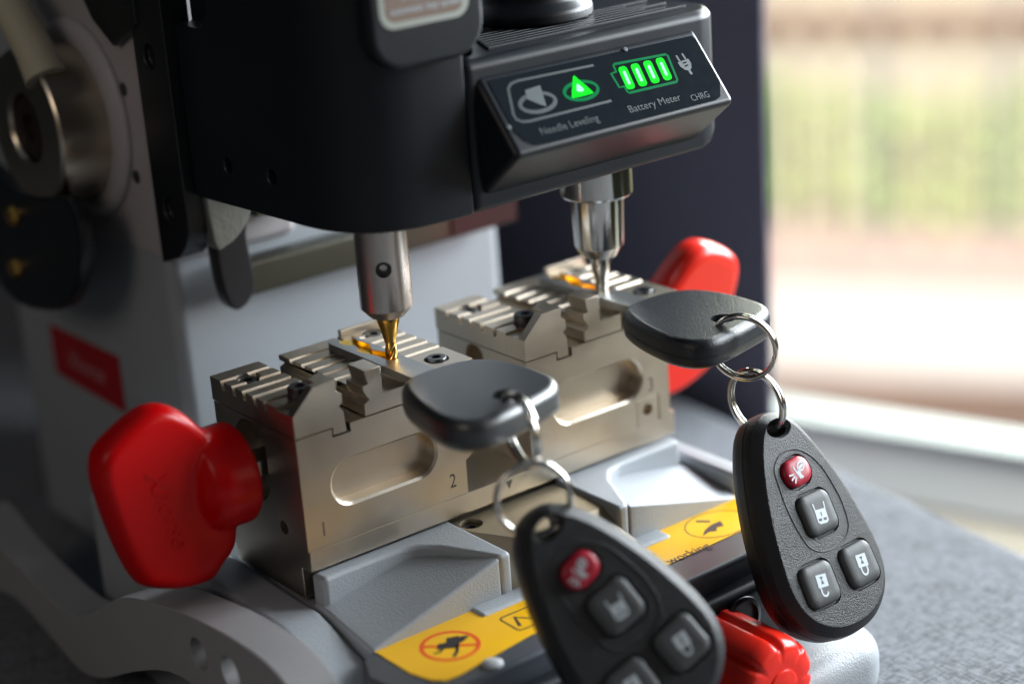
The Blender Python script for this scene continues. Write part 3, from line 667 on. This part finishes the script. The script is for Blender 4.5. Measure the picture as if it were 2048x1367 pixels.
bm.free(); bm = B(); prism(bm, [(133.5, -4), (182, -3), (182, 14), (133.5, 14.4)], 'x', 17.5, 17.8); lab = mk('side_label', bm, REDL, mach)
bm = B(); text(bm, 'Xhorse', 8.5, frame((17.45, 158, 5), (0, -1, 0), (0, 0, 1)), 0, 0, h=.1, shear=.2); mk('lettering', bm, mat('pink_print', (0.5, 0.25, 0.27), .5), lab)
# pivot hub and lever
bm = B(); lathe(bm, [(29, 0), (29, 1.5), (27, 3), (25, 3.4)], (17.6, 132, 89.5), (-1, 0, 0), 64); mk('hub_boss', bm, CASTD, mach, bevel=.5)
bm = B(); lathe(bm, [(23, 0), (23, 14.5), (22, 15.5), (11, 15.5), (10.2, 14.6), (9.8, 10), (0, 10)], (14.4, 132, 89.5), (-1, 0, 0), 64); mk('pivot_hub', bm, mat('hub_steel', (0.60, 0.52, 0.42), 0.28, 1.0), mach, bevel=.2)
bm = B(); tube(bm, [(2, 119, 105), (2, 124, 112), (2, 138, 125), (2, 175, 158)], [6, 5.6, 5.2, 5], 24); 
for v in bm.verts: pass
mk('hand_lever', bm, CREAM, mach)
bm = B(); prism(bm, smooth_closed([(180, 78), (190, 58), (165, 33), (130, 35), (112, 46), (104, 62), (109, 73), (130, 70), (152, 70)], 4), 'x', -2, 3.5); mk('lever_plate', bm, BLACK, mach, bevel=1.5)
for z_ in (61, 43.6): bm = B(); lathe(bm, [(3.2, 0), (2.6, 1.4), (0, 1.8)], (-2, 149 + (61 - z_) * .26, z_), (-1, 0, 0), 24); mk('lever_screw', bm, GOLD, mach)

bm = B(); lathe(bm, [(9.6, 0), (9.6, 2.5), (8.8, 3.2), (4, 3.2), (3.6, 1), (0, 1)], (3.4, 132, 89.5), (-1, 0, 0), 40); mk('hub_bolt', bm, mat('brown_bolt', (0.05, 0.035, 0.028), 0.35, 0.6), mach)
# ---- red star knob on the front
KC = V(84, -57, -39.5)
bm = B(); n = 160; out = []
for k in range(n):
    a = 2 * PI * k / n; rk = 12.6 - 1.5 * math.exp(-(math.sin(4 * a)) ** 2 / .10); out.append((rk * math.cos(a), rk * math.sin(a)))
loft(bm, out, [(.3, 0), (0, .6), (0, 8), (.1, 19)], frame(KC, (1, 0, 0), (0, 0, 1)))
for v in bm.verts: pass
rk_ = [v for v in bm.verts if abs(v.co.y - (KC.y - 19)) < 1e-3]
cap = [f for f in bm.faces if len(f.verts) > 20 and abs(f.calc_center_median().y - (KC.y - 19)) < 1e-3]
bmesh.ops.delete(bm, geom=cap, context='FACES_ONLY')
prev = rk_
for sc_, dy in ((.965, 21.0), (.90, 22.4), (.80, 23.2), (.55, 23.5)):
    nx_ = [bm.verts.new((KC.x + (v.co.x - KC.x) * sc_, KC.y - dy, KC.z + (v.co.z - KC.z) * sc_)) for v in rk_]
    for k in range(len(prev)): bm.faces.new((prev[k], prev[(k + 1) % n], nx_[(k + 1) % n], nx_[k]))
    prev = nx_
bm.faces.new(prev)
kn = mk('star_knob', bm, RED2, mach, sharp=50)
bm = B(); lathe(bm, [(4.9, 0), (4.9, .5), (4.4, .9), (0, .9)], KC + V(0, -23.2, 0), (0, -1, 0), 40); mk('knob_cap', bm, RED2, kn)

# ---- handle arm of the casting on the left
bm = B(); pr_ = [(153, -28), (132, -33), (110, -37), (89, -38.5), (75, -34), (60, -25), (47, -18.5), (30, -14), (16.6, -11.5), (-5, -9), (-25, -9), (-36, -13), (-38, -20), (-36, -36), (-12, -32), (8, -31), (28, -33), (50, -42), (70, -52), (86, -56), (105, -52), (127, -48), (153, -50)]
prism(bm, smooth_closed(pr_, 3), 'x', -29, -17.5)
ct = [cutter(cyl(B(), (-34, 9, -20.5), (1, 0, 0), 4.4, 26, 28)), cutter(cyl(B(), (-34, -6.5, -19.5), (1, 0, 0), 4.4, 26, 28))]
mk('carry_handle', bm, CASTH, mach, bevel=2.5, seg=4, cuts=ct, ang=50)

# ================================================================== KEYS
GH = [(-9, -10.8), (-4, -9.4), (4, -9.4), (10, -11), (14.4, -15.5), (16.8, -23), (17.4, -31), (16.6, -38), (12.8, -42.8), (6, -45), (0, -46.4), (-6, -47.6), (-12.8, -48), (-17.2, -45), (-18.8, -39.2), (-18, -31), (-16, -22), (-13, -14.5)]
def key(dx, label, cutdir):
    k = emp('car_key', (35.5 + dx, -10, 37), label, 'key', 'keys clamped in the two vises')
    cx = 35.4 + dx
    bm = B(); prism(bm, [(cx - 4.0, -12), (cx + 4.0, -12), (cx + 4.0, 32), (cx + 2.6, 34.4), (cx - 2.6, 34.4), (cx - 4.0, 32)], 'z', 37.02, 39.3)
    xs = 0.6
    lft = []; rgt = []
    prof = [(34.9, 1.6, 2.2), (32, 1.6, 2.0), (30, .6, 2.3), (27.6, .4, 2.2), (25.4, 1.4, 1.4), (23, 1.2, 1.9), (20.8, -.2, 1.9), (18.6, -.4, 1.4), (16.4, .4, 1.6), (13.6, 1.0, 1.6), (11.4, 1.0, 1.7), (9.2, 1.0, 1.5), (8.2, 1.0, .8)]
    poly = [(cx + c - w_, y) for y, c, w_ in prof] + [(cx + c + w_, y) for y, c, w_ in prof[::-1]]
    cb = cutter(prism(B(), poly, 'z', 38.0, 40), BRASS)
    mk('blade', bm, [KEYM, BRASS], k, bevel=.12, cuts=(cb,))
    bm = B(); out = smooth_closed([(x + cx, y) for x, y in GH], 4)
    loft(bm, out, [(2.6, 33.9), (1.0, 34.3), (.25, 35.2), (0, 36.6), (0, 37.35), (.14, 37.4), (.14, 37.48), (0, 37.53), (0, 39.4), (.25, 40.6), (.9, 41.45), (1.7, 41.85), (2.3, 41.95)], Matrix.Identity(4))
    hc = cutter(prism(B(), ell(3.3, 3.3, cx + .6, -38.2, 28), 'z', 30, 45))
    mk('head', bm, HEADP if dx else HEADG, k, cuts=(hc,), sharp=50)
    return k
key(0, 'key with a black head lying under the gold cutter bit', 0)
key(72, 'key with a satin black head lying under the silver probe tip', 1)

# ---- split rings
def ring(c, d2, up, label, R=8.7, phase=0.0, wr=.66):
    c = Vector(c); d2 = Vector(d2).normalized(); up = Vector(up); up = (up - d2 * up.dot(d2)).normalized(); n_ = d2.cross(up)
    bm = B(); N = 150; pts = []
    for i in range(N + 1):
        a = phase + 4 * PI * i / N * 0.985
        t = i / N
        off = -0.62 + 1.24 * (1 / (1 + math.exp(-(t - .5) * 14)))
        pts.append(c + (d2 * math.cos(a) + up * math.sin(a)) * R + n_ * off)
    tube(bm, pts, wr, 10)
    o = mk('split_ring', bm, RINGM); tag(o, label, 'split ring', 'steel split rings of the two key fobs'); return o
def at_plane_y(*a): return a
ring((107.6, -45.5, 35.8), (0.45, -0.89, 0), (-.1, 0, 1), 'steel split ring through the head of the key under the probe')
ring((111.0, -46.5, 20.0), (0.10, -0.99, 0), (-.05, 0, 1), 'steel split ring through the tip of the pebbled fob by the window', phase=1.9)
ring((33.0, -47.5, 36.2), (-0.22, -0.97, 0), (-.05, .1, 1), 'thick blurred split ring hooked over the head of the key under the cutter', phase=.6, wr=.78)
ring((29.2, -55.5, 22.4), (0.86, -0.50, 0), (0.0, 0.15, 1), 'blurred split ring lying before the triangle mark, in the nearest fob', phase=2.4, wr=.74)

# ---- remote fobs
EGG = [(-5.0, 0), (-4.7, 2.6), (-3.6, 5.0), (-.6, 8.0), (5, 11.2), (12, 14.0), (20, 16.4), (28, 18.0), (35, 18.9), (41, 18.7), (46, 17.0), (50, 13.8), (53, 9.2), (54.4, 4.6), (54.8, 0)]
EGG = [(u if u < 5 else 5 + (u - 5) * 1.03, w_ * 1.02) for u, w_ in EGG]
egg = [(w_, -u) for u, w_ in EGG] + [(-w_, -u) for u, w_ in EGG[-2:0:-1]]
def basis(imx, imy, depth):
    """world vector from image-right, image-down and depth components at this camera"""
    return (RIGHT * imx + DOWN * imy + FWD * depth)
def btn_outline(kind):
    if kind == 'red': return rrect(9.6, 7.4, 3.4, n=5)
    return rrect(11.2, 11.0, 2.6, n=5)
def icon(bm, kind, M):
    if kind == 'panic':
        band(bm, arc(1.9, .2, 1.25, 1.0, 0, 360, 16)[:-1], .45, M, h=.06, closed=True)
        flat(bm, [(-.6, -1.2), (-.2, .0), (.9, .45), (3.2, .45), (3.2, -.25), (.9, -.2), (.3, -1.2), (.6, -2.2), (-.2, -2.2)], M, 0, .06)
        flat(bm, [(-.9, -1.9), (-.5, -1.9), (.1, 1.7), (-.3, 1.9)], M, 0, .06)
        for a in (150, 180, 208): 
            c_, s_ = math.cos(math.radians(a)), math.sin(math.radians(a)); band(bm, [(-.7 + 1.0 * c_, -.1 + 1.0 * s_), (-.7 + 2.7 * c_, -.1 + 2.7 * s_)], .4, M, h=.06)
    elif kind == 'trunk':
        flat(bm, [(-1.9, .8), (1.9, .8), (1.9, -2.4), (1.2, -3.0), (-1.2, -3.0), (-1.9, -2.4)], M, 0, .06)
        for s in (-1, 1): band(bm, [(s * 1.75, .7), (s * 1.9, 2.5)], .42, M, h=.06)
    else:
        flat(bm, [(-1.75, 2.4), (1.75, 2.4), (1.75, -.9), (-1.75, -.9)], M, 0, .06)
        if kind == 'lock': band(bm, [(-1.05, -.9)] + arc(0, -1.7, 1.05, 1.3, 180, 360, 10) + [(1.05, -.9)], .5, M, h=.06)
        else: band(bm, [(-1.05, -.9)] + arc(0, -1.9, 1.05, 1.3, 180, 345, 10), .5, M, h=.06)
def icon_dark(bm, kind, M):
    if kind == 'trunk':
        flat(bm, rrect(.3, 1.1, .1, 0, -.5), M, .07, .02)
        for s in (-.85, .85): flat(bm, rrect(1.1, .7, .15, s, -1.9), M, .07, .02)
    elif kind in ('lock', 'unlock'):
        flat(bm, [(-.6, 1.8), (.6, 1.8), (0, .9)], M, .07, .02); flat(bm, [(-.5, -.1), (.5, -.1), (.3, .6), (0, .9), (-.3, .6)], M, .07, .02)
def fob(hole, u, v, label):
    u = u.normalized(); v = (v - u * v.dot(u)).normalized(); Mf = frame(hole, v, -u)
    f = emp('remote_fob', tuple(hole), label, 'remote fob', 'four button remote fobs hanging from the keys')
    out = smooth_closed(egg, 4)
    bm = B(); loft(bm, out, [(3.5, -7.4), (2.0, -7.0), (.7, -5.6), (.1, -3.4), (0, -.9), (.25, -.60)], Mf)
    hb = lambda: cutter(prism(B(), ell(3.4, 2.2, 0.2, 0.0, 28), 'z', -9, 9, Mf))
    mk('back_shell', bm, FOB, f, cuts=(hb(),), sharp=40)
    bm = B(); loft(bm, out, [(.25, -.55), (0, -.25), (.12, 1.0), (.5, 2.3), (1.9, 3.7), (2.6, 4.35), (2.9, 4.55), (3.3, 4.6)], Mf)
    cuts = [hb()]
    cs2 = B(); loft(cs2, ell(4.6, 3.0, 0.2, 0, 28), [(1.3, 3.2), (0, 4.9), (-1.0, 5.6)], Mf); cuts.append(cutter(cs2))
    BT = [('red', 'panic', -.2, -12.2, 0.10), ('sq', 'trunk', 1.2, -24.0, 0.0), ('sq', 'unlock', -7.4, -40.6, -0.02), ('sq', 'lock', 8.0, -40.4, 0.03)]
    for sh_, ic, x, y, rot in BT:
        Mb = Mf @ Matrix.Translation((x, y, 0)) @ Matrix.Rotation(rot, 4, 'Z')
        cb = B(); loft(cb, btn_outline(sh_), [(-.55, 3.9), (-.55, 4.35), (-1.1, 5.2)], Mb); cuts.append(cutter(cb))
    sh = mk('front_shell', bm, FOB, f, cuts=cuts, sharp=24)
    # fine ridge round the upper two buttons
    rp = [(-7.4, -13), (-6.6, -9.2), (-3, -6.6), (1.6, -6.4), (5.6, -8.6), (8.6, -13), (10.2, -19), (10.8, -25), (9.6, -30.6), (5.6, -33.4), (-.6, -33.8), (-5.2, -31.6), (-7.0, -27), (-7.8, -20)]
    bm = B(); tube(bm, [Mf @ V(p[0], p[1], 4.52) for p in smooth_closed(rp, 6)], .26, 8, closed=True); mk('ridge', bm, FOB, f)
    for sh_, ic, x, y, rot in BT:
        Mb = Mf @ Matrix.Translation((x, y, 0)) @ Matrix.Rotation(rot, 4, 'Z')
        bm = B(); loft(bm, btn_outline(sh_), [(0, 3.9), (0, 4.9), (.25, 5.4), (.75, 5.75), (1.6, 5.9), (2.6, 5.98)], Mb)
        bo = mk('button', bm, REDB if sh_ == 'red' else RUBBER, f, sharp=60)
        if sh_ == 'red': bo['label'] = 'red panic button'
        Mi = Mb @ Matrix.Translation((0, 0, 5.99)) @ Matrix.Rotation(-.12 if ic != 'panic' else .35, 4, 'Z')
        if ic == 'panic': Mi = Mi @ Matrix.Translation((-.6, .3, 0))
        bm = B(); icon(bm, ic, Mi); mk('icon', bm, WHITE, bo)
        if ic != 'panic':
            bm = B(); icon_dark(bm, ic, Mi); mk('icon_detail', bm, RUBBER, bo)
    return f
t = math.radians(36)
uR = basis(.371, .929, -.08); vR = basis(.929, -.371, 0) * math.cos(t) + FWD * math.sin(t)
fob(V(111.1, -50.0, 12.5), uR, vR, 'sharp black remote fob with pebbled face hanging before the grey foot')
t = math.radians(13)
uL = basis(.619, .785, .04); vL = basis(.785, -.619, 0) * math.cos(t) + FWD * math.sin(t)
fob(V(29.9, -57.6, 15.4), uL, vL, 'blurred nearest black remote fob cut off by the lower picture edge')
